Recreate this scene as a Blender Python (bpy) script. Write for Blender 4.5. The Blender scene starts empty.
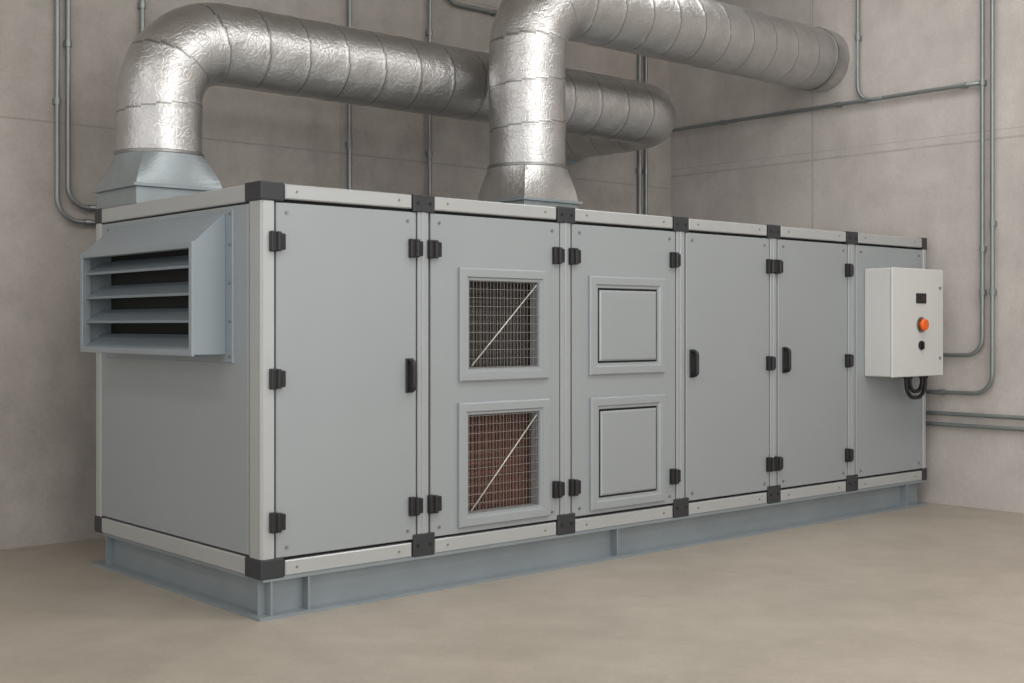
import bpy, bmesh, math
from mathutils import Vector, Matrix
sc=bpy.context.scene
sc.view_settings.view_transform='Standard'
sc.view_settings.look='None'

# ---------------------------------------------------------------- materials
def newmat(name):
    m=bpy.data.materials.new(name); m.use_nodes=True
    nt=m.node_tree; b=nt.nodes['Principled BSDF']
    return m,nt,b
def N(nt,t,**k):
    n=nt.nodes.new(t)
    for a,v in k.items(): setattr(n,a,v)
    return n
def lin(c):
    return tuple(((x/255)/12.92 if x/255<=.04045 else ((x/255+.055)/1.055)**2.4) for x in c)+(1,)
def mix_col(nt,fac,a,b):
    m=N(nt,'ShaderNodeMix',data_type='RGBA')
    if isinstance(fac,(int,float)): m.inputs[0].default_value=fac
    else: nt.links.new(fac,m.inputs[0])
    for s,v in ((6,a),(7,b)):
        if isinstance(v,tuple): m.inputs[s].default_value=v
        else: nt.links.new(v,m.inputs[s])
    return m.outputs[2]
def noise(nt,vec,scale,detail=4,rough=.55):
    n=N(nt,'ShaderNodeTexNoise'); n.inputs['Scale'].default_value=scale
    n.inputs['Detail'].default_value=detail; n.inputs['Roughness'].default_value=rough
    nt.links.new(vec,n.inputs['Vector']); return n.outputs['Fac']
def ramp(nt,fac,p0,p1):
    r=N(nt,'ShaderNodeMapRange'); r.inputs[1].default_value=p0; r.inputs[2].default_value=p1
    nt.links.new(fac,r.inputs[0]); return r.outputs[0]
def bump(nt,b,h,strength,dist):
    bp=N(nt,'ShaderNodeBump'); bp.inputs['Strength'].default_value=strength; bp.inputs['Distance'].default_value=dist
    nt.links.new(h,bp.inputs['Height']); nt.links.new(bp.outputs[0],b.inputs['Normal'])
def simple(name,col,rough=.45,metal=0.,var=.05,scale=6,spec=.5):
    m,nt,b=newmat(name)
    tc=N(nt,'ShaderNodeTexCoord'); c=lin(col)
    f=ramp(nt,noise(nt,tc.outputs['Object'],scale),.3,.7)
    lo=tuple(x*(1-var) for x in c[:3])+(1,); hi=tuple(min(1,x*(1+var)) for x in c[:3])+(1,)
    nt.links.new(mix_col(nt,f,lo,hi),b.inputs['Base Color'])
    b.inputs['Roughness'].default_value=rough; b.inputs['Metallic'].default_value=metal
    b.inputs['Specular IOR Level'].default_value=spec
    return m
M_panel=simple('painted_panel_grey',(160,166,169),.40,.25,.02,1.5)
M_panel2=simple('moulded_frame_grey',(161,167,170),.4,.25,.02,2)
M_post=simple('section_post_grey',(168,173,175),.4,.3,.02,2)
M_alu=simple('aluminium_profile',(184,187,187),.38,.35,.02,3)
M_hood=simple('intake_hood_grey',(152,162,168),.4,.3,.03,3)
M_blade=simple('louver_blade',(132,143,150),.4,.3,.04,3)
M_base=simple('base_frame_steel',(142,151,156),.42,.3,.06,4)
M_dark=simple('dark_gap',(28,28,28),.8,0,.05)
M_int=simple('dark_interior',(48,44,41),.8,0,.1)
M_blk=simple('corner_block_plastic',(50,52,55),.45,0,.05,8)
M_hinge=simple('hinge_plastic',(30,30,32),.4,0,.05,8)
M_screw=simple('screw_metal',(150,150,150),.3,.8,.05)
M_white=simple('enclosure_paint',(208,209,207),.4,0,.015,2)
M_red=simple('stop_button_orange',(240,104,20),.35,0,.02)
M_disp=simple('display_face',(60,30,30),.3,0,.05)
M_cable=simple('cable_rubber',(26,26,28),.5,0,.05)
M_steelp=simple('galvanised_conduit',(142,149,148),.35,.6,.06,10)
M_wire=simple('wire_guard',(160,158,154),.35,.6,.03)
M_stay=simple('stay_rod',(200,198,192),.35,.4,.03)
M_finU=simple('coil_fin_grey',(92,88,85),.6,.2,.1,20)
M_finL=simple('coil_fin_copper',(128,94,84),.6,.2,.1,20)
M_trans=simple('galvanised_collar',(148,157,161),.35,.4,.06,8)

def foil(name,base,rough,st):
    m,nt,b=newmat(name)
    tc=N(nt,'ShaderNodeTexCoord'); O=tc.outputs['Object']
    n1=noise(nt,O,7,4,.6)
    nn=N(nt,'ShaderNodeTexNoise'); nn.inputs['Scale'].default_value=6; nt.links.new(O,nn.inputs['Vector'])
    v=N(nt,'ShaderNodeTexVoronoi',feature='DISTANCE_TO_EDGE'); v.inputs['Scale'].default_value=15
    ad=N(nt,'ShaderNodeVectorMath',operation='MULTIPLY_ADD'); ad.inputs[1].default_value=(.4,.4,.4)
    nt.links.new(nn.outputs['Color'],ad.inputs[0]); nt.links.new(O,ad.inputs[2])
    nt.links.new(ad.outputs[0],v.inputs['Vector'])
    n2=noise(nt,O,40,4,.65)
    a=N(nt,'ShaderNodeMath',operation='MULTIPLY_ADD'); a.inputs[1].default_value=.22
    nt.links.new(ramp(nt,v.outputs['Distance'],0,.12),a.inputs[0]); nt.links.new(n1,a.inputs[2])
    a2=N(nt,'ShaderNodeMath',operation='MULTIPLY_ADD'); a2.inputs[1].default_value=.42
    nt.links.new(n2,a2.inputs[0]); nt.links.new(a.outputs[0],a2.inputs[2])
    bump(nt,b,a2.outputs[0],st,.018)
    c=tuple(base)
    nt.links.new(mix_col(nt,ramp(nt,n1,.35,.65),tuple(x*.88 for x in c[:3])+(1,),c),b.inputs['Base Color'])
    b.inputs['Metallic'].default_value=1; b.inputs['Roughness'].default_value=rough
    return m
M_foil=foil('aluminium_foil_cladding',(.63,.625,.62,1),.37,.27)
M_seam=simple('foil_seam_tape',(150,150,148),.4,.9,.05,10)

def concrete(name,c1,c2,joint=None,rough=.8,floor=False,jf=.28):
    m,nt,b=newmat(name)
    g=N(nt,'ShaderNodeNewGeometry'); P=g.outputs['Position']
    f1=noise(nt,P,.55 if not floor else .8,5,.6); f2=noise(nt,P,3.5,6,.65); f3=noise(nt,P,45,3,.6)
    mpn=N(nt,'ShaderNodeMapping'); mpn.inputs['Scale'].default_value=(2.2,2.2,.5) if not floor else (1,1,1); nt.links.new(P,mpn.inputs[0])
    f4=noise(nt,mpn.outputs[0],1.4,5,.6)
    mul=N(nt,'ShaderNodeMath',operation='MULTIPLY_ADD'); mul.inputs[1].default_value=.38
    nt.links.new(f2,mul.inputs[0])
    h=N(nt,'ShaderNodeMath',operation='MULTIPLY'); h.inputs[1].default_value=.36; nt.links.new(f1,h.inputs[0])
    h2=N(nt,'ShaderNodeMath',operation='MULTIPLY_ADD'); h2.inputs[1].default_value=.26 ; nt.links.new(f4,h2.inputs[0]); nt.links.new(h.outputs[0],h2.inputs[2])
    nt.links.new(h2.outputs[0],mul.inputs[2])
    col=mix_col(nt,ramp(nt,mul.outputs[0],.39,.61),lin(c1),lin(c2))
    mm=N(nt,'ShaderNodeMix',data_type='RGBA',blend_type='MULTIPLY'); mm.inputs[0].default_value=.08
    nt.links.new(col,mm.inputs[6])
    cr=N(nt,'ShaderNodeCombineColor'); rr=ramp(nt,f3,.3,.6)
    for i in range(3): nt.links.new(rr,cr.inputs[i])
    nt.links.new(cr.outputs[0],mm.inputs[7]); col=mm.outputs[2]
    if joint:
        sep=N(nt,'ShaderNodeSeparateXYZ'); nt.links.new(P,sep.inputs[0])
        prev=None
        for ax,pos,hw in joint:
            s=N(nt,'ShaderNodeMath',operation='SUBTRACT'); s.inputs[1].default_value=pos; nt.links.new(sep.outputs[ax],s.inputs[0])
            ab=N(nt,'ShaderNodeMath',operation='ABSOLUTE'); nt.links.new(s.outputs[0],ab.inputs[0])
            lt=N(nt,'ShaderNodeMath',operation='LESS_THAN'); lt.inputs[1].default_value=hw; nt.links.new(ab.outputs[0],lt.inputs[0])
            if prev is None: prev=lt.outputs[0]
            else:
                mx=N(nt,'ShaderNodeMath',operation='MAXIMUM'); nt.links.new(prev,mx.inputs[0]); nt.links.new(lt.outputs[0],mx.inputs[1]); prev=mx.outputs[0]
        fm=N(nt,'ShaderNodeMath',operation='MULTIPLY'); fm.inputs[1].default_value=jf; nt.links.new(prev,fm.inputs[0])
        fn=N(nt,'ShaderNodeMath',operation='MULTIPLY'); nt.links.new(fm.outputs[0],fn.inputs[0]); nt.links.new(ramp(nt,f2,.3,.5),fn.inputs[1])
        col=mix_col(nt,fn.outputs[0],col,lin(tuple(x*.6 for x in c1)))
    nt.links.new(col,b.inputs['Base Color'])
    b.inputs['Roughness'].default_value=rough
    bump(nt,b,f2 if not floor else f3,.10,.01)
    return m
M_wallb=concrete('concrete_wall_back',(163,157,151),(190,184,178),[(2,2.86,.007),(2,4.3,.005),(0,2.40,.005),(0,4.45,.005)])
M_wallr=concrete('concrete_wall_side',(176,170,166),(201,195,190),[(2,2.98,.010),(2,3.05,.004),(1,-2.8,.006),(1,1.2,.010)])
M_floor=concrete('concrete_floor',(158,149,137),(176,167,154),[(0,2.75,.004),(0,-3.,.003),(1,-3.4,.003)],rough=.42,floor=True,jf=.4)
M_ceil=concrete('concrete_ceiling',(190,187,182),(205,202,197))

# ---------------------------------------------------------------- helpers
def link(o,parent=None):
    sc.collection.objects.link(o)
    if parent: o.parent=parent
    return o
def empty(name,parent=None):
    e=bpy.data.objects.new(name,None); e.empty_display_size=.2; return link(e,parent)
def finish(bm,name,mats,parent=None,smooth=False,bevel=0,recalc=True):
    if recalc: bmesh.ops.recalc_face_normals(bm,faces=bm.faces)
    me=bpy.data.meshes.new(name); bm.to_mesh(me); bm.free()
    if not isinstance(mats,(list,tuple)): mats=[mats]
    for m in mats: me.materials.append(m)
    if smooth:
        for p in me.polygons: p.use_smooth=True
    o=bpy.data.objects.new(name,me); link(o,parent)
    if bevel:
        b=o.modifiers.new('bevel','BEVEL'); b.width=bevel; b.segments=2; b.limit_method='ANGLE'
    return o
def addbox(bm,x0,x1,y0,y1,z0,z1,mi=0):
    vs=[bm.verts.new(p) for p in ((x0,y0,z0),(x1,y0,z0),(x1,y1,z0),(x0,y1,z0),(x0,y0,z1),(x1,y0,z1),(x1,y1,z1),(x0,y1,z1))]
    for q in ((0,3,2,1),(4,5,6,7),(0,1,5,4),(1,2,6,5),(2,3,7,6),(3,0,4,7)):
        bm.faces.new([vs[i] for i in q]).material_index=mi
def box(name,b,mat,parent=None,bevel=0):
    bm=bmesh.new(); addbox(bm,*b); return finish(bm,name,mat,parent,bevel=bevel)
def boxes(name,bs,mat,parent=None,bevel=0):
    bm=bmesh.new()
    for b in bs: addbox(bm,*b)
    return finish(bm,name,mat,parent,bevel=bevel)
def mp(face,u,d,v,off=0):
    if face=='front': return (u,off-d,v)
    if face=='side': return (off-d,u,v)
def rprof(name,face,u0,u1,v0,v1,prof,mat,parent,cap=True,off=0):
    """rectangular loops (inset, outward) joined into a panel / frame"""
    bm=bmesh.new(); loops=[]
    for ins,d in prof:
        loops.append([bm.verts.new(mp(face,u,d,v,off)) for u,v in ((u0+ins,v0+ins),(u1-ins,v0+ins),(u1-ins,v1-ins),(u0+ins,v1-ins))])
    for a,b in zip(loops,loops[1:]):
        for i in range(4):
            j=(i+1)%4; bm.faces.new((a[i],a[j],b[j],b[i]))
    if cap: bm.faces.new(loops[-1])
    return finish(bm,name,mat,parent)
PANEL=[(0,-.03),(0,.002),(.004,.006)]
def cyl(bm,c,axis,r,h,seg=24,mi=0,r2=None):
    a=Vector(axis).normalized(); q=Vector((0,0,1)).rotation_difference(a).to_matrix().to_4x4()
    m=Matrix.Translation(Vector(c))@q
    bmesh.ops.create_cone(bm,cap_ends=True,segments=seg,radius1=r,radius2=r if r2 is None else r2,depth=h,matrix=m)
def path_pts(ctrl,step,nb=16):
    P=[Vector(c[0]) for c in ctrl]; R=[c[1] for c in ctrl]
    out=[]; cur=P[0]
    def seg(a,b):
        L=(b-a).length; n=max(1,int(round(L/step)))
        for i in range(n): out.append(a+(b-a)*(i/n))
    for i in range(1,len(P)-1):
        d0=(P[i]-P[i-1]).normalized(); d1=(P[i+1]-P[i]).normalized()
        ang=d0.angle(d1); r=R[i]
        if r<=0 or ang<1e-3:
            seg(cur,P[i]); cur=P[i]; continue
        t=r*math.tan(ang/2); a=P[i]-d0*t; b=P[i]+d1*t
        seg(cur,a)
        nrm=(d1-d0*d0.dot(d1)).normalized(); c=a+nrm*r
        n=max(nb,int(r*ang/step))
        for k in range(n):
            th=ang*k/n
            out.append(c-nrm*r*math.cos(th)+d0*r*math.sin(th))
        cur=b
    seg(cur,P[-1]); out.append(P[-1]); return out
def sweep(bm,pts,rfun,seg=12,mfun=None,cap=True):
    n=len(pts); rings=[]; T=[]
    for i in range(n):
        T.append((pts[min(i+1,n-1)]-pts[max(i-1,0)]).normalized())
    ref=Vector((0,1,0)) if abs(T[0].y)<.9 else Vector((1,0,0))
    u=(ref-T[0]*ref.dot(T[0])).normalized(); s=0
    S=[]
    for i in range(n):
        if i: 
            s+=(pts[i]-pts[i-1]).length
            u=(u-T[i]*u.dot(T[i])).normalized()
        w=T[i].cross(u); S.append(s); ring=[]
        for k in range(seg):
            a=2*math.pi*k/seg
            r=rfun(s,a) if callable(rfun) else rfun
            ring.append(bm.verts.new(pts[i]+(u*math.cos(a)+w*math.sin(a))*r))
        rings.append(ring)
    for i in range(n-1):
        for k in range(seg):
            l=(k+1)%seg
            f=bm.faces.new((rings[i][k],rings[i][l],rings[i+1][l],rings[i+1][k])); f.smooth=True
            if mfun: f.material_index=mfun(S[i],2*math.pi*(k+.5)/seg)
    if cap:
        bm.faces.new(rings[0][::-1]); bm.faces.new(rings[-1])

# ---------------------------------------------------------------- room
WX=6.36; WY=2.90; CH=5.3
box('floor',(-7,WX+.2,-9,WY+.2,-.15,0),M_floor)
box('wall_back',(-7,WX+.2,WY,WY+.2,0,CH),M_wallb)
box('wall_right',(WX,WX+.2,-9,WY,0,CH),M_wallr)
box('ceiling',(-7,WX+.2,-9,WY+.2,CH,CH+.15),M_ceil)

# ---------------------------------------------------------------- air handling unit
U=empty('air_handling_unit')
L=6.24; D=2.0; ZB=.205; ZT=2.2
posts=[(.97,1.055),(2.06,2.155),(3.125,3.215),(4.14,4.225),(5.12,5.215)]
cb=[(.03,1.2,.03,D-.03,ZB+.01,ZT-.03),(2.0,L-.03,.03,D-.03,ZB+.01,ZT-.03),(1.2,2.0,.30,D-.03,ZB+.01,ZT-.03),
    (1.2,2.0,.03,.30,ZB+.01,.36),(1.2,2.0,.03,.30,1.0,1.21),(1.2,2.0,.03,.30,1.77,ZT-.03)]
boxes('cabinet_core',cb,M_dark,U)
box('roof_panel',(.01,L-.01,.01,D-.01,ZT-.02,ZT-.003),M_alu,U)
box('rear_panel',(.05,L-.05,D-.025,D,ZB+.05,ZT-.05),M_panel,U)
box('end_panel_right',(L-.025,L,.05,D-.05,ZB+.05,ZT-.05),M_panel,U)
RAIL=[(0,-.05),(0,.004),(.006,.009)]
BOT=(ZB,.292); TOP=(2.112,ZT)
xs=[.10]+[sum(p)/2 for p in posts]+[L-.03]
blkw=.16
for i in range(6):
    a=.13 if i==0 else xs[i]+blkw/2; b=(xs[i+1]-blkw/2) if i<5 else L-.05
    rprof('rail_top_%d'%(i+1),'front',a,b,TOP[0]+.012,TOP[1],RAIL,M_alu,U)
    rprof('rail_bottom_%d'%(i+1),'front',a,b,BOT[0],BOT[1]-.008,RAIL,M_alu,U)
rprof('post_corner','front',0,.068,ZB+.05,ZT-.05,[(0,-.06),(0,.004),(.005,.008)],M_alu,U)
for i,(a,b) in enumerate(posts):
    rprof('post_%d'%(i+1),'front',a+.004,b-.004,ZB+.08,ZT-.08,[(0,-.05),(0,.002),(.004,.006)],M_post,U)
    rprof('post_%d_rib'%(i+1),'front',(a+b)/2-.010,(a+b)/2+.010,ZB+.08,ZT-.08,[(0,.003),(0,.009),(.003,.011)],M_post,U)
rprof('post_end','front',L-.045,L,ZB+.05,ZT-.05,[(0,-.05),(0,.003),(.004,.007)],M_alu,U)
def blockpart(name,x,z0,z1,w):
    bm=bmesh.new(); addbox(bm,x-w/2,x+w/2,-.016,.05,z0,z1)
    finish(bm,name,M_blk,U,bevel=.006)
    bm=bmesh.new()
    for dx in (-w*.28,w*.28): cyl(bm,(x+dx,-.017,(z0+z1)/2),(0,1,0),.009,.006,12)
    finish(bm,name+'_screws',M_hinge,U)
for i,x in enumerate(xs[1:6]):
    blockpart('connector_top_%d'%(i+1),x,TOP[0]-.005,ZT+.006,blkw-.01)
    blockpart('connector_bottom_%d'%(i+1),x,ZB-.004,BOT[1]+.035,blkw-.01)
boxes('corner_block_1',[(-.016,.12,-.016,.15,TOP[0]-.002,ZT+.008)],M_blk,U,.008)
boxes('corner_block_2',[(-.016,.12,-.016,.15,ZB-.006,BOT[1]+.01)],M_blk,U,.008)
boxes('corner_block_3',[(L-.07,L+.008,-.014,.1,TOP[0]-.002,ZT+.006)],M_blk,U,.006)
boxes('corner_block_4',[(L-.07,L+.008,-.014,.1,ZB-.004,BOT[1]+.01)],M_blk,U,.006)
boxes('corner_block_5',[(-.014,.1,D-.09,D+.01,TOP[0]-.002,ZT+.002)],M_blk,U,.006)
boxes('corner_block_6',[(-.014,.1,D-.09,D+.01,ZB-.004,BOT[1]+.01)],M_blk,U,.006)

PZ0,PZ1=.300,2.105
rprof('door_1','front',.078,.963,PZ0,PZ1,PANEL,M_panel,U)
rprof('door_2','front',3.225,4.132,PZ0,PZ1,PANEL,M_panel,U)
rprof('door_3','front',4.235,5.112,PZ0,PZ1,PANEL,M_panel,U)
rprof('panel_end_section','front',5.225,L-.053,PZ0,PZ1,PANEL,M_panel,U)
rprof('panel_filter_section','front',2.163,3.117,PZ0,PZ1,PANEL,M_panel,U)
x0,x1=1.063,2.052
boxes('panel_coil_section',[(x0,1.31,-.006,.03,PZ0,PZ1),(1.89,x1,-.006,.03,PZ0,PZ1),(1.31,1.89,-.006,.03,PZ0,.40),(1.31,1.89,-.006,.03,.99,1.22),(1.31,1.89,-.006,.03,1.76,PZ1)],M_panel,U)
FR=[(0,.0),(0,.022),(.008,.030),(.050,.030),(.058,.018),(.070,.018),(.076,.006),(.076,-.06)]
def window(n,u0,u1,v0,v1,mf):
    rprof('coil_window_%d_frame'%n,'front',u0,u1,v0,v1,FR,M_panel2,U,cap=False)
    a,b,c,d=u0+.07,u1-.07,v0+.07,v1-.07
    bm=bmesh.new()
    k=a+.012
    while k<b: addbox(bm,k-.001,k+.001,-.012,-.010,c,d); k+=.026
    k=c+.01
    while k<d: addbox(bm,a,b,-.014,-.012,k-.0011,k+.0011); k+=.05
    finish(bm,'coil_window_%d_wire_guard'%n,M_wire,U)
    bm=bmesh.new()
    sweep(bm,[Vector((a+.02,-.02,c+.02)),Vector((b-.03,-.02,d-.02))],.0042,8)
    finish(bm,'coil_window_%d_stay'%n,M_stay,U)
    bm=bmesh.new(); k=a-.06
    while k<b+.06: addbox(bm,k-.0025,k+.0025,.10,.20,c-.02,d+.02); k+=.018
    finish(bm,'coil_window_%d_fins'%n,mf,U)
    bm=bmesh.new(); k=c+.03
    while k<d: cyl(bm,((a+b)/2,.12,k),(1,0,0),.012,b-a+.1,10); k+=.06
    finish(bm,'coil_window_%d_tubes'%n,mf,U,smooth=True)
    box('coil_window_%d_back'%n,(1.21,1.99,.21,.295,c-.03,d+.03),M_int,U)
window(1,1.26,1.95,1.16,1.81,M_finU)
window(2,1.255,1.955,.33,1.04,M_finL)
def hatch(n,u0,u1,v0,v1):
    rprof('access_hatch_%d_frame'%n,'front',u0,u1,v0,v1,[(0,0),(0,.02),(.008,.028),(.05,.028),(.06,.018),(.072,.018),(.076,.010)],M_panel2,U,cap=False)
    box('access_hatch_%d_gap_shade'%n,(u0+.06,u1-.06,-.012,0,v0+.06,v1-.06),M_dark,U)  # dark sheet behind the hatch gap, its shade put into the colour
    rprof('access_hatch_%d_panel'%n,'front',u0+.088,u1-.088,v0+.088,v1-.088,[(0,.008),(0,.018),(.01,.024),(.02,.024)],M_panel,U)
hatch(1,2.30,3.0,1.17,1.79); hatch(2,2.31,3.0,.325,1.03)

def hinge(n,x,z):
    bm=bmesh.new()
    w=.042
    addbox(bm,x-w,x-.004,-.034,0,z-.052,z+.052)
    addbox(bm,x+.004,x+w,-.034,0,z-.042,z+.042)
    cyl(bm,(x,-.034,z),(0,0,1),.014,.10,14)
    finish(bm,'hinge_%d'%n,M_hinge,U,bevel=.006)
hz=[1.905,1.21,.485]; k=1
for x,zs in ((.078,hz),(.952,(1.905,.485)),(1.082,(1.905,.485)),(2.035,(1.905,.485)),(2.172,(1.905,.485)),(3.10,(1.915,.48)),(4.135,hz),(5.115,hz)):
    for z in zs: hinge(k,x,z); k+=1
for z in (1.905,.485): hinge(k,4.222,z); k+=1
def handle(n,x,z):
    bm=bmesh.new()
    addbox(bm,x-.026,x+.026,-.016,0,z-.095,z+.095)
    sweep(bm,path_pts([((x,-.01,z-.08),0),((x,-.05,z-.075),.02),((x,-.05,z+.075),.02),((x,-.01,z+.08),0)],.01,6),.015,10)
    finish(bm,'handle_%d'%n,M_hinge,U,bevel=.005)
handle(1,.915,1.205); handle(2,3.285,1.225); handle(3,4.31,1.23)
bm=bmesh.new()
for a,b in ((.078,.963),(1.063,2.052),(2.163,3.117),(3.225,4.132),(4.235,5.112),(5.225,6.187)):
    for x in (a+.06,b-.06):
        for z in (PZ0+.05,PZ1-.05): cyl(bm,(x,-.009,z),(0,1,0),.009,.006,10)
    for x in (a+.12,b-.12):
        cyl(bm,(x,-.011,2.165),(0,1,0),.006,.005,10); cyl(bm,(x,-.011,.245),(0,1,0),.006,.005,10)
finish(bm,'front_screws',M_screw,U)

rprof('end_post_front','side',0,.115,ZB+.05,ZT-.05,[(0,-.05),(0,.004),(.005,.008)],M_alu,U)
rprof('end_post_rear','side',D-.075,D,ZB+.05,ZT-.05,[(0,-.05),(0,.004),(.005,.008)],M_alu,U)
rprof('end_rail_top','side',.14,D-.085,TOP[0],TOP[1],RAIL,M_alu,U)
rprof('end_rail_bottom','side',.14,D-.085,BOT[0],BOT[1]+.005,RAIL,M_alu,U)
rprof('end_panel_left','side',.128,D-.083,.308,2.102,PANEL,M_panel,U)

# intake hood with louvers
Y0,Y1=.34,1.735; ZL,ZH=1.33,1.905; PR=.205
rprof('hood_mounting_flange','side',Y0-.075,Y1+.10,ZL-.045,2.085,[(0,0),(0,.014),(.004,.018)],M_hood,U)
bm=bmesh.new()
t=.012
def prism(pts_xz,ya,yb):
    A=[bm.verts.new((x,ya,z)) for x,z in pts_xz]; B=[bm.verts.new((x,yb,z)) for x,z in pts_xz]
    n=len(A); bm.faces.new(A); bm.faces.new(B[::-1])
    for i in range(n):
        j=(i+1)%n; bm.faces.new((A[i],B[i],B[j],A[j]))
xf=-.019
cheek=[(xf,ZL),(-PR,ZL),(-PR,ZH),(xf,2.07)]
prism(cheek,Y0,Y0+t); prism(cheek,Y1-t,Y1)
prism([(-PR,ZH),(xf,2.07),(xf,2.055),(-PR,ZH-.015)],Y0+t,Y1-t)
prism([(-PR,ZL),(xf,ZL),(xf,ZL+.012),(-PR,ZL+.012)],Y0+t,Y1-t)
finish(bm,'intake_hood',M_hood,U)
rprof('intake_hood_rim','side',Y0-.008,Y1+.008,ZL-.008,ZH+.008,[(.008,PR-.005),(0,PR-.005),(0,PR+.008),(.003,PR+.010),(.032,PR+.010),(.035,PR+.007),(.035,PR-.04)],M_hood,U,cap=False)
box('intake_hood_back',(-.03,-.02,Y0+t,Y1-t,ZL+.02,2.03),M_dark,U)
bm=bmesh.new()
for i in range(4):
    z=1.352+i*.142
    x_=-PR+.014
    prism([(x_,z),(x_,z+.014),(x_+.11,z+.080),(x_+.11,z+.072),(x_+.012,z)],Y0+.014,Y1-.014)
finish(bm,'intake_louver_blades',M_blade,U)
bm=bmesh.new()
for z in (1.32,1.5,1.7,1.9,2.06):
    for y in (Y0-.045,Y1+.06): cyl(bm,(-.02,y,z),(1,0,0),.008,.006,10)
finish(bm,'hood_screws',M_screw,U)

# base frame: C-channels with flanges and stiffeners (pieces butt, never overlap)
B=[(-.03,L-.01,-.03,.14,0,.016),(-.03,.14,.14,D-.12,0,.016),(-.03,L-.01,D-.12,D+.01,0,.016),(L-.15,L-.01,.14,D-.12,0,.016),
   (0,L-.02,-.012,.10,.188,ZB),(0,.10,.10,D-.1,.188,ZB),(L-.12,L-.02,.10,D-.1,.188,ZB),(0,L-.02,D-.1,D,.188,ZB),
   (.045,L-.05,.045,.057,.016,.188),(.045,.057,.057,D-.057,.016,.188),(.045,L-.05,D-.057,D-.045,.016,.188),(L-.062,L-.05,.057,D-.057,.016,.188)]
for x in (.27,2.56,5.95): B.append((x-.006,x+.006,-.010,.045,.016,.188))
B+= [(0,.045,D-.14,D-.128,.016,.188),(.003,.045,.045,.057,.016,.188),(.045,.057,-.008,.045,.016,.188)]
boxes('base_frame',B,M_base,U)

# ---------------------------------------------------------------- control cabinet on last section
E=empty('electrical_control_box')
bx0,bx1,bz0,bz1=5.335,6.07,1.085,1.925
box('enclosure',(bx0,bx1,-.235,-.0065,bz0,bz1),M_white,E,.008)
box('enclosure_door',(bx0-.004,bx1+.004,-.258,-.237,bz0-.004,bz1+.004),M_white,E,.007)
bm=bmesh.new()
for z in (1.22,1.78): cyl(bm,(bx1-.05,-.26,z),(0,1,0),.012,.006,14)
finish(bm,'door_locks',M_screw,E)
DX=5.735
box('display',(DX-.07,DX+.07,-.268,-.256,1.655,1.735),M_hinge,E,.004)
box('display_window',(DX-.02,DX+.04,-.270,-.266,1.68,1.712),M_disp,E)
bm=bmesh.new(); cyl(bm,(DX,-.262,1.487),(0,1,0),.062,.01,28); finish(bm,'stop_button_ring',M_screw,E)
bm=bmesh.new(); cyl(bm,(DX,-.275,1.487),(0,1,0),.03,.03,24); cyl(bm,(DX,-.296,1.487),(0,-1,0),.05,.022,28,r2=.042); finish(bm,'stop_button',M_red,E,bevel=.004)
bm=bmesh.new(); cyl(bm,(DX,-.266,1.325),(0,1,0),.036,.016,24); addbox(bm,DX-.007,DX+.007,-.29,-.27,1.298,1.352); finish(bm,'selector_switch',M_hinge,E,bevel=.002)
bm=bmesh.new()
for i,(xa,xb,zz) in enumerate(((5.72,6.00,.905),(5.77,5.95,.955))):
    yy=-.14
    sweep(bm,path_pts([((xa,yy,1.084),0),((xa,yy,zz),(xb-xa)*.42),((xb,yy,zz),(xb-xa)*.42),((xb,yy,1.084),0)],.015,10),.016,12)
    for xx in (xa,xb): cyl(bm,(xx,yy,1.070),(0,0,1),.023,.028,14)
finish(bm,'cable_loop',M_cable,E)

# ---------------------------------------------------------------- ducts
def duct(name,ctrl,r,base,sq,zbase,zflange,ztop,mloft,endring):
    e=empty(name)
    pts=path_pts(ctrl,.012,40)
    pitch=.30
    def ph(s,a): return ((s/pitch)+.22*math.sin(a+.6)/2)%1.0
    def rf(s,a):
        p=ph(s,a); d=min(p,1-p)*pitch
        return r+ (.0035*math.exp(-(d/.010)**2)) + .002*math.sin(s*19+2*a)*math.sin(3*a+s*7)
    def mf(s,a):
        p=ph(s,a); d=min(p,1-p)*pitch
        return 1 if d<.006 else 0
    bm=bmesh.new(); sweep(bm,pts,rf,72,mf)
    finish(bm,'foil_duct',[M_foil,M_seam],e,recalc=True)
    cx_,cy_=base; n=64; bm=bmesh.new()
    rows=[]
    H=8
    for j in range(H+1):
        t=j/H; row=[]
        for k in range(n):
            a=2*math.pi*k/n; c,s=math.cos(a),math.sin(a)
            m=max(abs(c),abs(s)); q=Vector((c/m*sq/2,s/m*sq/2)); ci=Vector((c*(r+.006),s*(r+.006)))
            # straight generator lines with a sharp hip at each corner that dies out at the round end
            p=q.lerp(ci,t**1.3); row.append(bm.verts.new((cx_+p.x,cy_+p.y,zflange+.02+(ztop-zflange-.02)*t)))
        rows.append(row)
    for a_,b_ in zip(rows,rows[1:]):
        for k in range(n):
            l=(k+1)%n; bm.faces.new((a_[k],a_[l],b_[l],b_[k]))
    bm.faces.new(rows[0][::-1]); bm.faces.new(rows[-1])
    finish(bm,'square_to_round_transition',mloft,e)
    h=sq/2
    bm=bmesh.new(); cyl(bm,(cx_,cy_,ztop),(0,0,1),r+.012,.022,64); finish(bm,'clamp_band',M_seam,e,bevel=.004)
    boxes('flange',[(cx_-h-.025,cx_+h+.025,cy_-h-.025,cy_+h+.025,zflange,zflange+.02),(cx_-h,cx_+h,cy_-h,cy_+h,zbase,zflange)],M_trans,e,.003)
    if endring: 
        c,ax,rr=endring; bm=bmesh.new(); cyl(bm,c,ax,rr,.03,64); finish(bm,'wall_collar',M_trans,e,bevel=.004)
    return e
duct('ventilation_duct',[((.27,1.70,2.50),0),((.27,1.70,3.275),.42),((4.88,1.70,3.275),.33),((4.88,WY-.002,3.275),0)],.258,(.27,1.70),.56,2.2,2.30,2.53,M_trans,((4.88,WY-.017,3.275),(0,1,0),.30))
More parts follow.
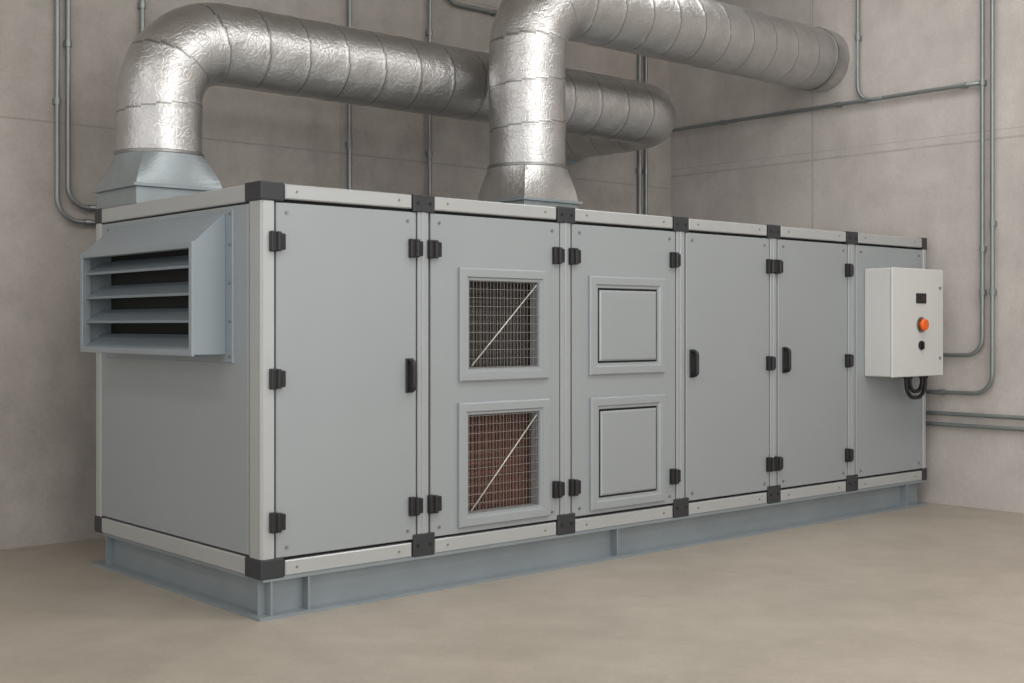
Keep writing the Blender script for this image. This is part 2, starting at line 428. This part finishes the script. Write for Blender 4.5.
duct('ventilation_duct',[((2.77,1.08,2.58),0),((2.77,1.08,3.855),.44),((WX-.002,1.08,3.855),0)],.272,(2.77,1.08),.51,2.2,2.34,2.60,M_foil,None)
for x,y,z,r in ((3.4,1.70,3.275,.258),(6.18,1.08,3.855,.272)):
    bm=bmesh.new()
    cyl(bm,(x,y,z),(1,0,0),r+.008,.018,64)
    cyl(bm,(x,y,(z+r+CH)/2),(0,0,1),.008,CH-z-r-.002,10)
    finish(bm,'duct_hanger',M_seam)

# ---------------------------------------------------------------- conduits
def conduit(ctrl,r=.017,clamps=(),name='electrical_conduit'):
    bm=bmesh.new(); sweep(bm,path_pts(ctrl,.15,10),r,14)
    for c,ax,wall in clamps:
        cyl(bm,c,ax,r+.007,.045,14)
        x,y,z=c
        if wall=='b': addbox(bm,x-.02,x+.02,y,WY-.001,z-.02,z+.02)
        else: addbox(bm,x,WX-.001,y-.02,y+.02,z-.02,z+.02)
    return finish(bm,name,M_steelp)
by=WY-.04; T_=CH-.002
V=(0,0,1); 
def vb(x,z): return ((x,by,z),V,'b')
conduit([((.09,by,T_),0),((.09,by,2.19),.16),((1.5,by,2.19),0)],clamps=[vb(.09,3.0),vb(.09,4.4),((.30,by,2.19),(1,0,0),'b')])
conduit([((.165,by,T_),0),((.165,by,2.29),.14),((1.5,by,2.29),0)],clamps=[vb(.165,3.4),((.33,by,2.29),(1,0,0),'b')])
conduit([((.70,by,T_),0),((.70,by,.3),0)],clamps=[vb(.70,3.75),vb(.7,1.2)])
conduit([((2.46,by,T_),0),((2.46,by,.3),0)],clamps=[vb(2.46,2.93),vb(2.46,4.2),vb(2.46,1.2)])
conduit([((3.27,by,T_),0),((3.27,by,.3),0)],clamps=[vb(3.27,2.93),vb(3.27,3.95),vb(3.27,1.2)])
conduit([((3.42,by,T_),0),((3.42,by,4.24),.15),((WX-.01,by,4.24),0)],clamps=[((4.0,by,4.24),(1,0,0),'b')])
conduit([((5.86,by,T_),0),((5.86,by,.3),0)],clamps=[vb(5.86,3.0),vb(5.86,2.3)])
conduit([((5.95,by,T_),0),((5.95,by,.3),0)],clamps=[vb(5.95,3.0),vb(5.95,2.3)])
rx=WX-.04
def vr(y,z,ax=V): return ((rx,y,z),ax,'r')
Yx=(0,1,0)
conduit([((rx,WY-.002,3.44),0),((rx,-.44,3.44),0)],clamps=[vr(2.2,3.44,Yx),vr(.9,3.44,Yx),vr(-.30,3.44,Yx)])
conduit([((rx,.70,T_),0),((rx,.70,3.44),.14),((rx,.45,3.44),0)],clamps=[vr(.70,4.0)])
conduit([((rx,-.46,T_),0),((rx,-.46,1.24),.14),((rx,.4,1.24),0)],clamps=[vr(-.46,3.44),vr(-.46,1.75),vr(-.46,2.1)])
conduit([((rx,-.545,T_),0),((rx,-.545,.93),.16),((rx,.4,.93),0)],clamps=[vr(-.545,1.75),vr(-.545,2.3),vr(-.1,.93,Yx)])
conduit([((rx,-8,.755),0),((rx,.4,.755),0)],clamps=[vr(-.95,.755,Yx)])
conduit([((rx,-8,.665),0),((rx,.4,.665),0)],clamps=[vr(-.95,.665,Yx)])

# ---------------------------------------------------------------- light
w=bpy.data.worlds.new('plant_room_ambient'); sc.world=w; w.use_nodes=True
bg=w.node_tree.nodes['Background']; bg.inputs[0].default_value=(1,.99,.98,1); bg.inputs[1].default_value=1.05  # uniform ambient fill added from all round, no real source
def area(name,loc,sx,sy,power,rot=(0,0,0),col=(1,.98,.955)):
    l=bpy.data.lights.new(name,'AREA'); l.shape='RECTANGLE'; l.size=sx; l.size_y=sy; l.energy=power; l.color=col
    o=bpy.data.objects.new(name,l); o.location=loc; o.rotation_euler=rot; link(o)
area('added_ceiling_strip',(1.5,-2.4,5.2),6,.9,110)  # unseen strips, added for soft light and reflections in the foil
area('added_ceiling_strip',(1.5,-5.0,5.2),6,.9,110)
area('added_ceiling_strip',(4.9,-.8,5.2),.8,3.5,35)
area('added_ceiling_strip',(-3.5,-1.0,5.2),.8,4,50)
# broad fill lamp added on the open front side to lift the upper walls
area('added_front_fill',(-.5,-8.8,3.0),6,4,150,rot=(math.radians(94),0,math.radians(-8)),col=(1,.985,.965))

cam=bpy.data.cameras.new('camera'); cam.lens=44.37; cam.sensor_width=36; cam.shift_y=-.0151
co=bpy.data.objects.new('camera',cam); link(co)
co.location=(-3.248,-5.588,1.477)
co.rotation_euler=(math.pi/2,0,-math.atan2(.661,.7505))
sc.camera=co
